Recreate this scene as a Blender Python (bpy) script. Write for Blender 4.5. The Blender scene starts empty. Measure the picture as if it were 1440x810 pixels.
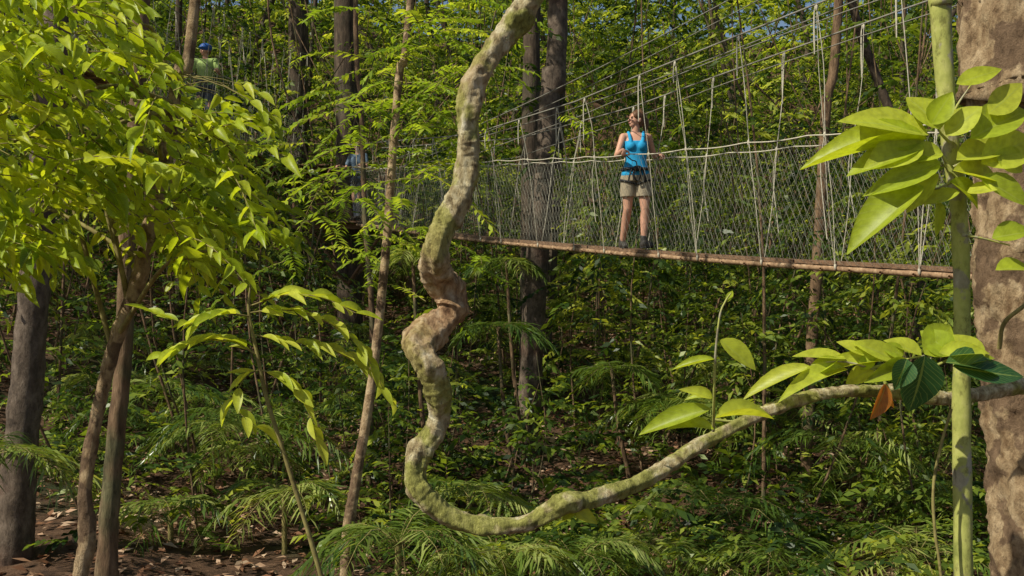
import bpy, bmesh, math, random
import numpy as np
from mathutils import Vector, Matrix, noise

random.seed(5)
rng = np.random.default_rng(11)
H = 3.0   # eye height above the valley floor
scene = bpy.context.scene
COL = scene.collection

def S(a, b, d):
    """bearing -> world metres (a right, b down, for an object standing d metres away)"""
    return np.array([(a-720)/1440*d, d, H+(405-b)/1440*d])

def smooth01(a, b, x):
    t = np.clip((x-a)/(b-a), 0, 1)
    return t*t*(3-2*t)

def gh(x, y):
    x = np.asarray(x, float); y = np.asarray(y, float)
    z = 0.1+smooth01(12, 34, y)*3.0+smooth01(34, 64, y)*15
    z = z+smooth01(3, 15, -x)*2.2*smooth01(6, 16, y)
    z = z+.14*np.sin(x*.7+1.3*np.sin(y*.4))+.12*np.sin(y*.9+x*.35)+.05*np.sin(x*2.3+y*1.7)
    return z

# ---------------------------------------------------------------- materials
def new_mat(name):
    m = bpy.data.materials.new(name); m.use_nodes = True
    nt = m.node_tree; nt.nodes.clear()
    return m, nt, nt.nodes.new('ShaderNodeOutputMaterial')

def ramp(nt, stops):
    r = nt.nodes.new('ShaderNodeValToRGB')
    el = r.color_ramp.elements
    while len(el) < len(stops): el.new(0.5)
    for e, (p, c) in zip(el, stops):
        e.position = p; e.color = (*c, 1)
    return r

def leaf_mat(name, stops, tint=(1.9, 1.75, .75), fac=.45, veins=False, rough=.42, spec=.45):
    m, nt, out = new_mat(name); L = nt.links
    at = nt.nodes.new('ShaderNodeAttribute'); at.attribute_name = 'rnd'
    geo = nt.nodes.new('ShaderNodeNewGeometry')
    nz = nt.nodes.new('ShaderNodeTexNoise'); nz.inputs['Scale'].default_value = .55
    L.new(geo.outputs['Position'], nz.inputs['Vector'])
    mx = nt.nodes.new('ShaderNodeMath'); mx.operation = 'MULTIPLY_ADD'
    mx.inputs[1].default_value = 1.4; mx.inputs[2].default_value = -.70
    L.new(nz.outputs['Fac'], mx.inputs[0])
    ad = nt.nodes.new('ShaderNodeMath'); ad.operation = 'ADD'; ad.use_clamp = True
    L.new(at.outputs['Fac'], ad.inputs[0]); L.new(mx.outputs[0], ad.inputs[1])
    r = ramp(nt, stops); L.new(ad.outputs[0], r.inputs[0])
    col = r.outputs[0]
    p = nt.nodes.new('ShaderNodeBsdfPrincipled')
    if veins:
        uv = nt.nodes.new('ShaderNodeUVMap'); uv.uv_map = 'UVMap'
        sep = nt.nodes.new('ShaderNodeSeparateXYZ'); L.new(uv.outputs[0], sep.inputs[0])
        def M(op, a, b=None, clamp=False):
            n = nt.nodes.new('ShaderNodeMath'); n.operation = op; n.use_clamp = clamp
            for i, v in enumerate((a, b)):
                if v is None: continue
                if isinstance(v, (int, float)): n.inputs[i].default_value = v
                else: L.new(v, n.inputs[i])
            return n.outputs[0]
        v = M('ABSOLUTE', sep.outputs['Y'])
        mid = M('LESS_THAN', v, .06)
        k = M('SUBTRACT', M('MULTIPLY', sep.outputs['X'], 11), M('MULTIPLY', v, 3.2))
        fr = M('ABSOLUTE', M('SUBTRACT', M('FRACT', k), .5))
        sv = M('MULTIPLY', M('LESS_THAN', fr, .07), .55)
        vein = M('MAXIMUM', mid, sv)
        n2 = nt.nodes.new('ShaderNodeTexNoise'); n2.inputs['Scale'].default_value = 45; n2.inputs['Detail'].default_value = 5
        L.new(geo.outputs['Position'], n2.inputs['Vector'])
        rr = ramp(nt, [(.3, (.62, .62, .55)), (.6, (1.0, 1.0, 1.0))]); L.new(n2.outputs['Fac'], rr.inputs[0])
        mixn = nt.nodes.new('ShaderNodeMix'); mixn.data_type = 'RGBA'; mixn.blend_type = 'MULTIPLY'
        mixn.inputs[0].default_value = .7
        L.new(col, mixn.inputs[6]); L.new(rr.outputs[0], mixn.inputs[7])
        mixv = nt.nodes.new('ShaderNodeMix'); mixv.data_type = 'RGBA'
        L.new(M('MULTIPLY', vein, .4), mixv.inputs[0])
        L.new(mixn.outputs[2], mixv.inputs[6]); mixv.inputs[7].default_value = (.50, .58, .14, 1)
        col = mixv.outputs[2]
        bp = nt.nodes.new('ShaderNodeBump'); bp.inputs['Strength'].default_value = .5
        bp.inputs['Distance'].default_value = .002
        L.new(vein, bp.inputs['Height']); L.new(bp.outputs[0], p.inputs['Normal'])
    L.new(col, p.inputs['Base Color'])
    p.inputs['Roughness'].default_value = rough
    p.inputs['Specular IOR Level'].default_value = spec
    t = nt.nodes.new('ShaderNodeBsdfTranslucent')
    mc = nt.nodes.new('ShaderNodeMix'); mc.data_type = 'RGBA'; mc.blend_type = 'MULTIPLY'
    mc.inputs[0].default_value = 1; mc.inputs[7].default_value = (*tint, 1)
    L.new(col, mc.inputs[6]); L.new(mc.outputs[2], t.inputs[0])
    mi = nt.nodes.new('ShaderNodeMixShader'); mi.inputs[0].default_value = fac
    L.new(p.outputs[0], mi.inputs[1]); L.new(t.outputs[0], mi.inputs[2])
    L.new(mi.outputs[0], out.inputs[0])
    return m

def rough_mat(name, stops, scale=6, stretch=(1, 1, 1), bump=.4, dist=.02, rough=.85, stops2=None, scale2=1.6, thr=(.5, .62), spec=.3, attr=None, crev=.8):
    m, nt, out = new_mat(name); L = nt.links
    tc = nt.nodes.new('ShaderNodeNewGeometry')
    mp = nt.nodes.new('ShaderNodeMapping'); mp.inputs['Scale'].default_value = stretch
    L.new(tc.outputs['Position'], mp.inputs['Vector'])
    nz = nt.nodes.new('ShaderNodeTexNoise'); nz.inputs['Scale'].default_value = scale
    nz.inputs['Detail'].default_value = 8; nz.inputs['Roughness'].default_value = .65
    L.new(mp.outputs[0], nz.inputs['Vector'])
    r = ramp(nt, stops); L.new(nz.outputs['Fac'], r.inputs[0]); col = r.outputs[0]
    if stops2:
        n2 = nt.nodes.new('ShaderNodeTexNoise'); n2.inputs['Scale'].default_value = scale2
        n2.inputs['Detail'].default_value = 6
        L.new(tc.outputs['Position'], n2.inputs['Vector'])
        rr = ramp(nt, [(thr[0], (0, 0, 0)), (thr[1], (1, 1, 1))]); L.new(n2.outputs['Fac'], rr.inputs[0])
        r2 = ramp(nt, stops2); L.new(nz.outputs['Fac'], r2.inputs[0])
        mx = nt.nodes.new('ShaderNodeMix'); mx.data_type = 'RGBA'
        L.new(rr.outputs[0], mx.inputs[0]); L.new(col, mx.inputs[6]); L.new(r2.outputs[0], mx.inputs[7])
        col = mx.outputs[2]
    if attr:
        at = nt.nodes.new('ShaderNodeAttribute'); at.attribute_name = 'rnd'
        r3 = ramp(nt, attr); L.new(nz.outputs['Fac'], r3.inputs[0])
        mx = nt.nodes.new('ShaderNodeMix'); mx.data_type = 'RGBA'
        L.new(at.outputs['Fac'], mx.inputs[0]); L.new(col, mx.inputs[6]); L.new(r3.outputs[0], mx.inputs[7]); col = mx.outputs[2]
    vo = nt.nodes.new('ShaderNodeTexNoise'); vo.inputs['Scale'].default_value = scale*1.7; vo.inputs['Detail'].default_value = 10; vo.inputs['Roughness'].default_value = .75
    L.new(mp.outputs[0], vo.inputs['Vector'])
    rc = ramp(nt, [(.36, (.35, .33, .3)), (.47, (1, 1, 1))]); L.new(vo.outputs['Fac'], rc.inputs[0])
    mm = nt.nodes.new('ShaderNodeMix'); mm.data_type = 'RGBA'; mm.blend_type = 'MULTIPLY'; mm.inputs[0].default_value = crev
    L.new(col, mm.inputs[6]); L.new(rc.outputs[0], mm.inputs[7]); col = mm.outputs[2]
    p = nt.nodes.new('ShaderNodeBsdfPrincipled')
    L.new(col, p.inputs['Base Color']); p.inputs['Roughness'].default_value = rough
    p.inputs['Specular IOR Level'].default_value = spec
    b = nt.nodes.new('ShaderNodeBump'); b.inputs['Strength'].default_value = bump; b.inputs['Distance'].default_value = dist
    L.new(vo.outputs['Fac'], b.inputs['Height']); L.new(b.outputs[0], p.inputs['Normal'])
    L.new(p.outputs[0], out.inputs[0])
    return m

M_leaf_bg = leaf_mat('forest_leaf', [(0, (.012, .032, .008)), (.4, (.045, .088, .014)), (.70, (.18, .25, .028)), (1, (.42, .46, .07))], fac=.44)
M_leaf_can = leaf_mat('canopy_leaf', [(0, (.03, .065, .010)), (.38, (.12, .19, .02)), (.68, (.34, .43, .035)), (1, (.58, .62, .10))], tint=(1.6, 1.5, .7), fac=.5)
M_leaf_left = leaf_mat('sunlit_leaf', [(0, (.16, .26, .012)), (.45, (.44, .56, .022)), (1, (.68, .72, .05))], tint=(1.4, 1.3, .6), fac=.52, veins=True)
M_leaf_big = leaf_mat('broad_leaf', [(0, (.32, .42, .03)), (.5, (.50, .60, .04)), (1, (.68, .72, .08))], tint=(1.3, 1.22, .6), fac=.5, veins=True, rough=.4, spec=.3)
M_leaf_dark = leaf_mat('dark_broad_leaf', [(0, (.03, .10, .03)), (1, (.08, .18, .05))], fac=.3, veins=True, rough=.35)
M_leaf_dry = leaf_mat('dry_leaf', [(0, (.5, .16, .02)), (1, (.65, .25, .03))], tint=(1.3, 1, .6), fac=.45, veins=True)
M_pinnate = leaf_mat('pinnate_leaf', [(0, (.13, .22, .018)), (.6, (.33, .46, .035)), (1, (.52, .58, .06))], tint=(1.5, 1.4, .7), fac=.5)
M_palm = leaf_mat('palm_leaf', [(0, (.04, .09, .014)), (.6, (.14, .21, .03)), (1, (.42, .46, .14))], fac=.35, rough=.32, spec=.7)
M_litter = leaf_mat('fallen_leaf', [(0, (.09, .038, .02)), (.5, (.28, .14, .075)), (1, (.56, .40, .27))], tint=(1, 1, 1), fac=.1, rough=.7, spec=.2)
M_ground = rough_mat('forest_soil', [(.3, (.045, .024, .013)), (.55, (.12, .065, .035)), (.75, (.22, .13, .08))], scale=5, bump=.9, dist=.06,
                     stops2=[(.3, (.02, .03, .008)), (.7, (.05, .065, .02))], scale2=.5, thr=(.55, .65))
M_liana = rough_mat('liana_bark', [(.32, (.18, .125, .06)), (.45, (.42, .33, .17)), (.58, (.64, .55, .33)), (.72, (.84, .78, .60))], scale=24, stretch=(1.6, 1.6, .8),
                    bump=1.0, dist=.016, stops2=[(.32, (.14, .13, .03)), (.5, (.34, .33, .08)), (.72, (.56, .52, .18))], scale2=9, thr=(.47, .55), attr=[(.3, (.16, .075, .035)), (.5, (.46, .27, .14)), (.7, (.72, .53, .34))], crev=.85)
M_bark_tan = rough_mat('tan_bark', [(.32, (.18, .105, .05)), (.48, (.40, .275, .15)), (.62, (.56, .41, .24)), (.75, (.70, .56, .37))], scale=13, stretch=(1.3, 1.3, .8), bump=1.0, dist=.03,
                       stops2=[(.3, (.11, .065, .035)), (.6, (.24, .155, .09))], scale2=6, thr=(.51, .55))
M_bark_green = rough_mat('green_bark', [(.3, (.20, .22, .05)), (.5, (.38, .39, .10)), (.7, (.50, .48, .18))], scale=14, stretch=(1, 1, .6), bump=.4, dist=.006,
                         stops2=[(.3, (.15, .12, .06)), (.7, (.44, .41, .29))], scale2=11, thr=(.54, .58))
M_bark_brown = rough_mat('brown_bark', [(.3, (.06, .035, .02)), (.5, (.18, .11, .06)), (.75, (.34, .22, .13))], scale=9, stretch=(2, 2, .5), bump=.8, dist=.03,
                         stops2=[(.3, (.06, .06, .025)), (.7, (.20, .18, .09))], scale2=2.2)
M_bark_dark = rough_mat('dark_bark', [(.3, (.03, .022, .014)), (.5, (.08, .055, .036)), (.75, (.18, .13, .09))], scale=7, stretch=(2, 2, .5), bump=.7, dist=.03,
                         stops2=[(.3, (.04, .035, .02)), (.7, (.13, .11, .07))], scale2=1.2)
M_bark_grey = rough_mat('grey_bark', [(.3, (.05, .036, .026)), (.5, (.13, .095, .068)), (.75, (.26, .20, .15))], scale=8, stretch=(1.4, 1.4, .8), bump=.8, dist=.03,
                        stops2=[(.3, (.05, .025, .018)), (.7, (.15, .085, .055))], scale2=1.3)
M_twig = rough_mat('twig', [(.3, (.14, .11, .035)), (.7, (.34, .29, .10))], scale=20, bump=.2, dist=.003)
M_rope = rough_mat('rope', [(.3, (.38, .34, .25)), (.7, (.66, .61, .48))], scale=60, bump=.3, dist=.003)
M_net = rough_mat('net_cord', [(.3, (.26, .25, .19)), (.7, (.46, .44, .35))], scale=40, bump=.1, dist=.002)
M_cable = rough_mat('steel_cable', [(.3, (.16, .15, .12)), (.7, (.34, .32, .27))], scale=50, bump=.2, dist=.002, rough=.5)
M_wood = rough_mat('weathered_plank', [(.3, (.10, .055, .03)), (.6, (.24, .14, .08)), (.8, (.38, .26, .16))], scale=12, stretch=(1, 1, 3), bump=.5, dist=.01)
M_alu = rough_mat('ladder_rail', [(.3, (.14, .075, .04)), (.55, (.36, .23, .13)), (.75, (.60, .45, .29))], scale=16, bump=.4, dist=.006, rough=.7)

def flat(name, c, rough=.7, var=.25, scale=40):
    return rough_mat(name, [(.3, tuple(x*(1-var) for x in c)), (.7, tuple(min(1, x*(1+var)) for x in c))], scale=scale, bump=.15, dist=.004, rough=rough, crev=.25)

# ---------------------------------------------------------------- mesh helpers
def link(ob, parent=None):
    COL.objects.link(ob)
    if parent: ob.parent = parent
    return ob

def empty(name):
    e = bpy.data.objects.new(name, None); COL.objects.link(e); return e

def make_mesh(name, V, F, mat, uv=None, rnd=None, smooth=True, parent=None):
    V = np.ascontiguousarray(V, np.float32); F = np.ascontiguousarray(F, np.int32)
    me = bpy.data.meshes.new(name)
    n, k = F.shape
    me.vertices.add(len(V)); me.vertices.foreach_set('co', V.ravel())
    me.loops.add(n*k); me.loops.foreach_set('vertex_index', F.ravel())
    me.polygons.add(n); me.polygons.foreach_set('loop_start', np.arange(0, n*k, k, dtype=np.int32))
    me.update(calc_edges=True)
    if smooth: me.polygons.foreach_set('use_smooth', np.ones(n, bool))
    if uv is not None:
        l = me.uv_layers.new(name='UVMap'); l.data.foreach_set('uv', np.ascontiguousarray(uv[F.ravel()], np.float32).ravel())
    if rnd is not None:
        a = me.attributes.new('rnd', 'FLOAT', 'POINT'); a.data.foreach_set('value', np.ascontiguousarray(rnd, np.float32))
    me.materials.append(mat)
    me.validate()
    return link(bpy.data.objects.new(name, me), parent)

def cr(pts, n):
    P = np.asarray(pts, float)
    P = np.vstack([2*P[0]-P[1], P, 2*P[-1]-P[-2]])
    m = len(P)-3
    t = np.linspace(0, m-1e-6, n); i = t.astype(int); f = (t-i)[:, None]
    a, b, c, d = P[i], P[i+1], P[i+2], P[i+3]
    return .5*((2*b)+(c-a)*f+(2*a-5*b+4*c-d)*f**2+(3*b-a-3*c+d)*f**3)

class Tubes:
    def __init__(s): s.V = []; s.F = []; s.n = 0; s.R = None
    def add(s, pts, rad, k=6, amp=0, freq=6, fn=None):
        P = np.asarray(pts, float); n = len(P)
        R = np.broadcast_to(np.asarray(rad, float), (n,))
        T = np.gradient(P, axis=0); T /= np.linalg.norm(T, axis=1)[:, None]+1e-9
        ref = np.array([0, 1., 0]) if abs(T[:, 1]).mean() < .8 else np.array([1., 0, 0])
        A = np.zeros((n, 3)); a = ref
        for i in range(n):
            a = a-T[i]*a.dot(T[i]); a = a/(np.linalg.norm(a)+1e-9); A[i] = a
        B = np.cross(T, A)
        th = np.arange(k)/k*2*math.pi
        rr = np.repeat(R[:, None], k, 1)
        if fn is not None: rr = rr*fn(np.arange(n)/(n-1), th)
        V = P[:, None]+rr[..., None]*(np.cos(th)[None, :, None]*A[:, None]+np.sin(th)[None, :, None]*B[:, None])
        if amp:
            for i in range(n):
                for j in range(k):
                    q = V[i, j]
                    dd = noise.noise(Vector((q[0]*freq, q[1]*freq, q[2]*freq*.6)))+.5*noise.noise(Vector(q*freq*2.7))
                    V[i, j] = P[i]+(q-P[i])*(1+amp*dd)
        i = np.arange(n-1)[:, None]*k; j = np.arange(k)[None]; j2 = (j+1) % k
        F = np.stack([i+j, i+j2, i+k+j2, i+k+j], -1).reshape(-1, 4)+s.n
        s.V.append(V.reshape(-1, 3)); s.F.append(F); s.n += n*k
        return s
    def build(s, name, mat, parent=None):
        return make_mesh(name, np.vstack(s.V), np.vstack(s.F), mat, parent=parent, rnd=s.R)

def template(st, fold, curl):
    V = []; UV = []
    for x in st:
        w = .5*(math.sin(math.pi*min(1, x)**.82)**.85) if 0 < x < 1 else .012
        for y in (-1, 0, 1):
            V.append((x, y*w, abs(y)*w*fold-curl*x*x)); UV.append((x, y))
    F = []
    for i in range(len(st)-1):
        a = i*3
        F += [(a, a+3, a+4, a+1), (a+1, a+4, a+5, a+2)]
    return np.array(V), np.array(F), np.array(UV, float)
T_HI = template([0, .08, .2, .34, .5, .66, .8, .92, 1], .28, .16)
T_MID = template([0, .2, .45, .72, 1], .35, .25)
T_LO = (np.array([(0, 0, 0), (.45, -.5, .05), (1, 0, -.12), (.45, .5, .05)]), np.array([(0, 1, 2, 3)]), np.array([(0, 0), (.45, -1), (1, 0), (.45, 1)], float))

def norm(a): return a/(np.linalg.norm(a, axis=-1, keepdims=True)+1e-9)

GAPS = []   # clearings in the foliage: (end point, radius)
class Leaves:
    def __init__(s): s.a = [[], [], [], [], [], []]
    def add(s, P, D, N, L, W, r=None):
        n = len(P)
        if r is None: r = rng.random(n)
        for lst, v in zip(s.a, (P, D, N, np.broadcast_to(L, (n,)), np.broadcast_to(W, (n,)), r)): lst.append(np.asarray(v, float))
    def build(s, name, mat, T, parent=None, gaps=False):
        P, D, N = [np.vstack(x) for x in s.a[:3]]; L, W, R = [np.concatenate(x) for x in s.a[3:]]
        if gaps:
            keep = np.ones(len(P), bool); o = np.array([0, 0, H])
            for e, r in GAPS:
                v = e-o; l = np.linalg.norm(v); v = v/l; t = (P-o)@v
                dist = np.linalg.norm((P-o)-t[:, None]*v, axis=1)
                keep &= ~((t > 0) & (t < l+.3) & (dist < r*(.35+.65*np.clip(t/l, 0, 1))))
            P, D, N, L, W, R = P[keep], D[keep], N[keep], L[keep], W[keep], R[keep]
        TV, TF, TU = T; D = norm(D); Y = norm(np.cross(N, D)); N = np.cross(D, Y)
        n = len(P); zf = rng.uniform(.3, 1.7, n)
        bend = rng.normal(0, .10, n)
        x = TV[:, 0]; y = TV[:, 1]; z = TV[:, 2]
        V = P[:, None]+L[:, None, None]*x[None, :, None]*D[:, None]+(W[:, None]*y[None]+L[:, None]*bend[:, None]*(x*x)[None])[..., None]*Y[:, None]+(L[:, None]*z[None]*zf[:, None])[..., None]*N[:, None]
        F = (TF[None]+(np.arange(n)*len(TV))[:, None, None]).reshape(-1, 4)
        ob = make_mesh(name, V.reshape(-1, 3), F, mat, uv=np.tile(TU, (n, 1)), rnd=np.repeat(R, len(TV)), smooth=len(TV) > 4, parent=parent)
        print(name, n); return ob

UP = np.array([0, 0, 1.])
def sprays(O, az, pitch, L, K, leafL, ratio=.38, droop=.3, ang=55, njit=.35, pairs=False, shape=None, leaves=None, tubes=None, rr=None, lift=0.):
    O = np.asarray(O, float); n = len(O)
    d = np.stack([np.cos(az)*np.cos(pitch), np.sin(az)*np.cos(pitch), np.sin(pitch)], -1)
    side = norm(np.cross(d, UP)); L = np.broadcast_to(L, (n,))
    if pairs: s = np.repeat(np.linspace(.12, 1, K//2), 2); K = len(s)
    else: s = np.linspace(.15, 1, K)
    sg = np.where(np.arange(K) % 2 == 0, 1., -1.)
    P = O[:, None]+d[:, None]*(s*1.)[None, :, None]*L[:, None, None]-UP*(droop*s*s)[None, :, None]*L[:, None, None]
    tan = norm(d[:, None]-UP*(2*droop*s)[None, :, None])
    a = np.radians(ang*(1-.35*s))[None, :]+rng.normal(0, .15, (n, K))
    D = tan*np.cos(a)[..., None]+side[:, None]*(sg[None]*np.sin(a))[..., None]+rng.normal(0, .12, (n, K, 3))-UP*(.15-lift)
    N = UP+rng.normal(0, njit, (n, K, 3))-.3*d[:, None]
    LL = np.reshape(leafL, (-1, 1))*rng.uniform(.65, 1.15, (n, K))
    if shape is not None: LL = LL*shape(s)[None]
    R = np.clip((rng.random(n) if rr is None else rr)[:, None]*.6+rng.random((n, K))*.4, 0, 1)
    leaves.add(P.reshape(-1, 3), D.reshape(-1, 3), N.reshape(-1, 3), LL.ravel(), (LL*ratio).ravel(), R.ravel())
    if tubes is not None:
        ss = np.linspace(0, 1, 5)
        for i in range(n):
            q = O[i]+d[i]*ss[:, None]*L[i]-UP*(droop*ss*ss)[:, None]*L[i]
            tubes.add(q, np.linspace(.0035, .0012, 5)*max(1, L[i]*1.5), 3)

# ---------------------------------------------------------------- ground
xs = np.concatenate([np.linspace(-160, -32, 14), np.linspace(-30, 30, 181), np.linspace(32, 160, 14)])
ys = np.concatenate([np.linspace(-60, -4, 12), np.linspace(-3, 70, 220), np.linspace(75, 240, 14)])
X, Y = np.meshgrid(xs, ys); Z = gh(X, Y)
nx, ny = len(xs), len(ys)
i, j = np.meshgrid(np.arange(nx-1), np.arange(ny-1)); a = (j*nx+i).ravel()
make_mesh('ground', np.stack([X, Y, Z], -1).reshape(-1, 3), np.stack([a, a+1, a+1+nx, a+nx], -1), M_ground)
n = 32000
lx = rng.uniform(-14, 12, n); ly = rng.uniform(7, 30, n)
lit = Leaves()
azz = rng.uniform(0, 6.28, n)
lit.add(np.stack([lx, ly, gh(lx, ly)+rng.uniform(.01, .05, n)], -1), np.stack([np.cos(azz), np.sin(azz), rng.normal(0, .25, n)], -1), UP+rng.normal(0, .35, (n, 3)), rng.uniform(.08, .2, n), rng.uniform(.04, .09, n))
lit.build('leaf_litter', M_litter, T_LO)

# ---------------------------------------------------------------- walkways
def walkway(name, deck, cabz, t0, t1, cell=.09):
    root = empty(name)
    t = np.linspace(t0, t1, 240); C = np.array([deck(x) for x in t])
    seg = np.linalg.norm(np.diff(C, axis=0), axis=1); s = np.concatenate([[0], np.cumsum(seg)]); Ltot = s[-1]
    def at(q): return np.stack([np.interp(q, s, C[:, c]) for c in range(3)], -1)
    def tt(q): return np.interp(q, s, t)
    hd = C[-1]-C[0]; hd[2] = 0; hd /= np.linalg.norm(hd); lat = np.array([hd[1], -hd[0], 0])
    def hand(q, sgn):
        q = np.asarray(q, float)
        sag = .02*np.abs(np.sin(q*math.pi/.9+.5*np.sin(q)))+.02*np.sin(q*.8)
        return at(q)+lat*sgn*.30+UP*(1.12-sag)[..., None]
    def cab(q, sgn, w=.42): 
        q = np.asarray(q, float); p = at(q)+lat*sgn*w
        p[..., 2] = cabz(tt(q)); return p
    bm = bmesh.new()
    q = 0.; rnd = random.Random(3)
    while q < Ltot-1.9:
        a, b = at(q+.01), at(q+1.85); a = a-UP*.017; b = b-UP*.017; off = rnd.uniform(-.012, .012)
        dz = rnd.uniform(-.004, .004)
        vs = []
        for c in (a, b):
            for l, z in ((-.125, -.017), (.125, -.017), (.125, .017), (-.125, .017)):
                vs.append(bm.verts.new(c+lat*(l+off)+UP*(z+dz)))
        for f in ((0, 1, 2, 3), (7, 6, 5, 4), (0, 4, 5, 1), (1, 5, 6, 2), (2, 6, 7, 3), (3, 7, 4, 0)): bm.faces.new([vs[v] for v in f])
        q += 1.87
    bmesh.ops.bevel(bm, geom=bm.edges[:], offset=.004, segments=1)
    me = bpy.data.meshes.new('planks'); bm.to_mesh(me); bm.free(); me.materials.append(M_wood)
    link(bpy.data.objects.new('planks', me), root)
    tb = Tubes(); qq = np.linspace(0, Ltot, 200)
    for sg in (-1, 1): tb.add(at(qq)+lat*sg*.115-UP*.062, .027, 8, .22, 20)
    for r in np.arange(.1, Ltot, .35): tb.add(np.array([at(r)+lat*-.16-UP*.07, at(r)+lat*.16-UP*.07]), .014, 6)
    tb.build('ladder_frame', M_alu, root)
    tb = Tubes()
    for sg in (-1, 1):
        tb.add(hand(qq, sg), .0068, 6)
    tb.build('hand_ropes', M_rope, root)
    tb = Tubes()
    for sg in (-1, 1):
        tb.add(cab(qq, sg), .009, 6)
        tb.add(cab(qq, sg, .36)-UP*.0+UP*(-.38+.25*np.sin(qq*.2)[:, None]), .006, 4)
    tb.build('suspension_cables', M_cable, root)
    tb = Tubes(); k = 0
    for r in np.arange(.25, Ltot-.2, .95):
        for sg in (-1, 1):
            rr = r+(.42 if sg > 0 else 0)+rnd.uniform(-.2, .2)
            if rr > Ltot or rr < 0: continue
            c = cab(rr, sg); hp = hand(rr+rnd.uniform(-.03, .03), sg); dk = at(rr+rnd.uniform(-.06, .06))+lat*sg*.15-UP*.06
            two = rnd.random() < .3
            for e in ((0, 1) if two else (0,)):
                o = hd*(.006+.02*rnd.random())*(1 if e else -1)
                tb.add(cr([c, .5*(c+hp)+o*1.3+lat*rnd.uniform(-.02, .02), hp+o*.4, .5*(hp+dk)+o*1.2+lat*rnd.uniform(-.02, .02), dk], 14), .0034+.002*rnd.random(), 5)
            tb.add(cr([c+hd*.02, c+hd*.03-UP*.12, c+hd*.025-UP*(.2+.4*rnd.random())], 6), [.004, .005, .007, .008, .009, .005], 5)
            for kz in (c-UP*.03, hp, dk+UP*.02):
                tb.add(np.array([kz-UP*.03, kz-UP*.014, kz+UP*.014, kz+UP*.03]), [.004, .013, .013, .004], 6)
            if rnd.random() < .3: tb.add(cr([hp, hp-UP*.3+hd*.05, hp-UP*(.6+.4*rnd.random())-hd*.03], 8), .0045, 5)
    tb.build('suspender_ropes', M_rope, root)
    tb = Tubes()
    v = np.linspace(0, 1, 8)
    latv = np.interp(v, [0, .5, .88, .93, 1], [.30, .25, .17, .14, .0]); 
    hv = np.interp(v, [0, .88, .93, 1], [1.10, -.03, -.11, -.115])
    for sg in (-1, 1):
        for st in np.arange(-.8, Ltot+.8, cell):
            for dr in (-1, 1):
                q = st+dr*v*.62+.012*np.sin(v*9+st*3)
                ok = (q >= 0) & (q <= Ltot)
                if ok.sum() < 2: continue
                p = at(q)+lat*sg*(latv+.03*np.sin(q*1.9+sg)*np.sin(v*3.14))[:, None]+UP*hv[:, None]+UP*(-.03*np.abs(np.sin(q*math.pi/.9))*(1-v))[:, None]
                tb.add(p[ok], .0012, 3)
    tb.build('safety_net', M_net, root)
    return root, at, lat, hd

def deck1(t): return np.array([3.64-6.70*t, 8+13*t, H+.15+.865*t+.341*t*t])
def cab1(t): return H+np.interp(t, [-.4, .07, .15, .26, .37, .58, 1.0], [2.75, 2.50, 2.45, 2.38, 2.30, 2.30, 2.9])
w1, at1, lat1, hd1 = walkway('canopy_walkway', deck1, cab1, -.38, 1.0)
tb = Tubes()
for o, za, zb in ((.5, 4.1, 2.1), (-.5, 3.6, 1.9), (.42, 3.2, 2.3)):
    a = np.array([3.64+6.7*.3, 8-13*.3, H+za])+lat1*o; b = deck1(1.0)+lat1*o; b[2] = H+zb+.3
    u = np.linspace(0, 1, 30)[:, None]; p = a+(b-a)*u; p[:, 2] -= .35*np.sin(u[:, 0]*math.pi); tb.add(p, .007, 4)
tb.build('guy_cables', M_cable, w1)
def deck2(t): return np.array([-5.75, 8+19*t, H+3.25-.35*math.sin(math.pi*t)])
def cab2(t): return H+3.25+2.9-1.1*np.sin(math.pi*np.asarray(t))
w2, at2, lat2, hd2 = walkway('canopy_walkway', deck2, cab2, 0, 1, cell=.16)

def platform(name, cx, cy, z, w):
    root = empty(name); bm = bmesh.new()
    def box(c, sx, sy, sz):
        g = bmesh.ops.create_cube(bm, size=1, matrix=Matrix.Translation(c) @ Matrix.Diagonal((sx, sy, sz, 1)))
    for k in range(int(w/.16)):
        box((cx-w/2+.08+k*.16, cy, z-.02+.003*(k % 3)), .148, w, .035)
    for sx in (-.35, .35): box((cx, cy+sx*w, z-.10), w, .1, .11)
    bmesh.ops.bevel(bm, geom=bm.edges[:], offset=.006, segments=1)
    me = bpy.data.meshes.new('decking'); bm.to_mesh(me); bm.free(); me.materials.append(M_wood); link(bpy.data.objects.new('decking', me), root)
    tb = Tubes()
    cs = [(cx+a*w/2, cy+b*w/2) for a, b in ((-1, -1), (1, -1), (1, 1), (-1, 1))]
    for a, b in cs: tb.add(np.array([(a, b, z-.15), (a, b, z+.5), (a, b, z+1.1)]), .035, 8)
    for k in range(4):
        if k == 0: continue
        a, b = cs[k], cs[(k+1) % 4]
        for hh in (.5, 1.05): tb.add(np.array([(*a, z+hh), (*b, z+hh)]), .022, 6)
    for k in range(4):
        tb.add(np.array([(cs[k][0], cs[k][1], z-.1), (cx, cy, z-1.3)]), .04, 6)
    tb.build('railing_and_braces', M_wood, root)
p1c = deck1(1.0)
platform('tree_platform', p1c[0]-.45, p1c[1]+.9, p1c[2]+.02, 1.9)
platform('tree_platform', -5.75, 28.0, H+3.27, 2.0)
tm = (19.2-8)/19
pm = deck2(tm); pw = deck1((8-12.2)/-13)
for e, r in ((pm+UP*1.55, .25), (pm+UP*1.2, .26), (p1c+UP*1.3, .2), (pw+UP*.3, .5), (pw+UP*.9, .5), (pw+UP*1.5, .5)): GAPS.append((e, r))

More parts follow.
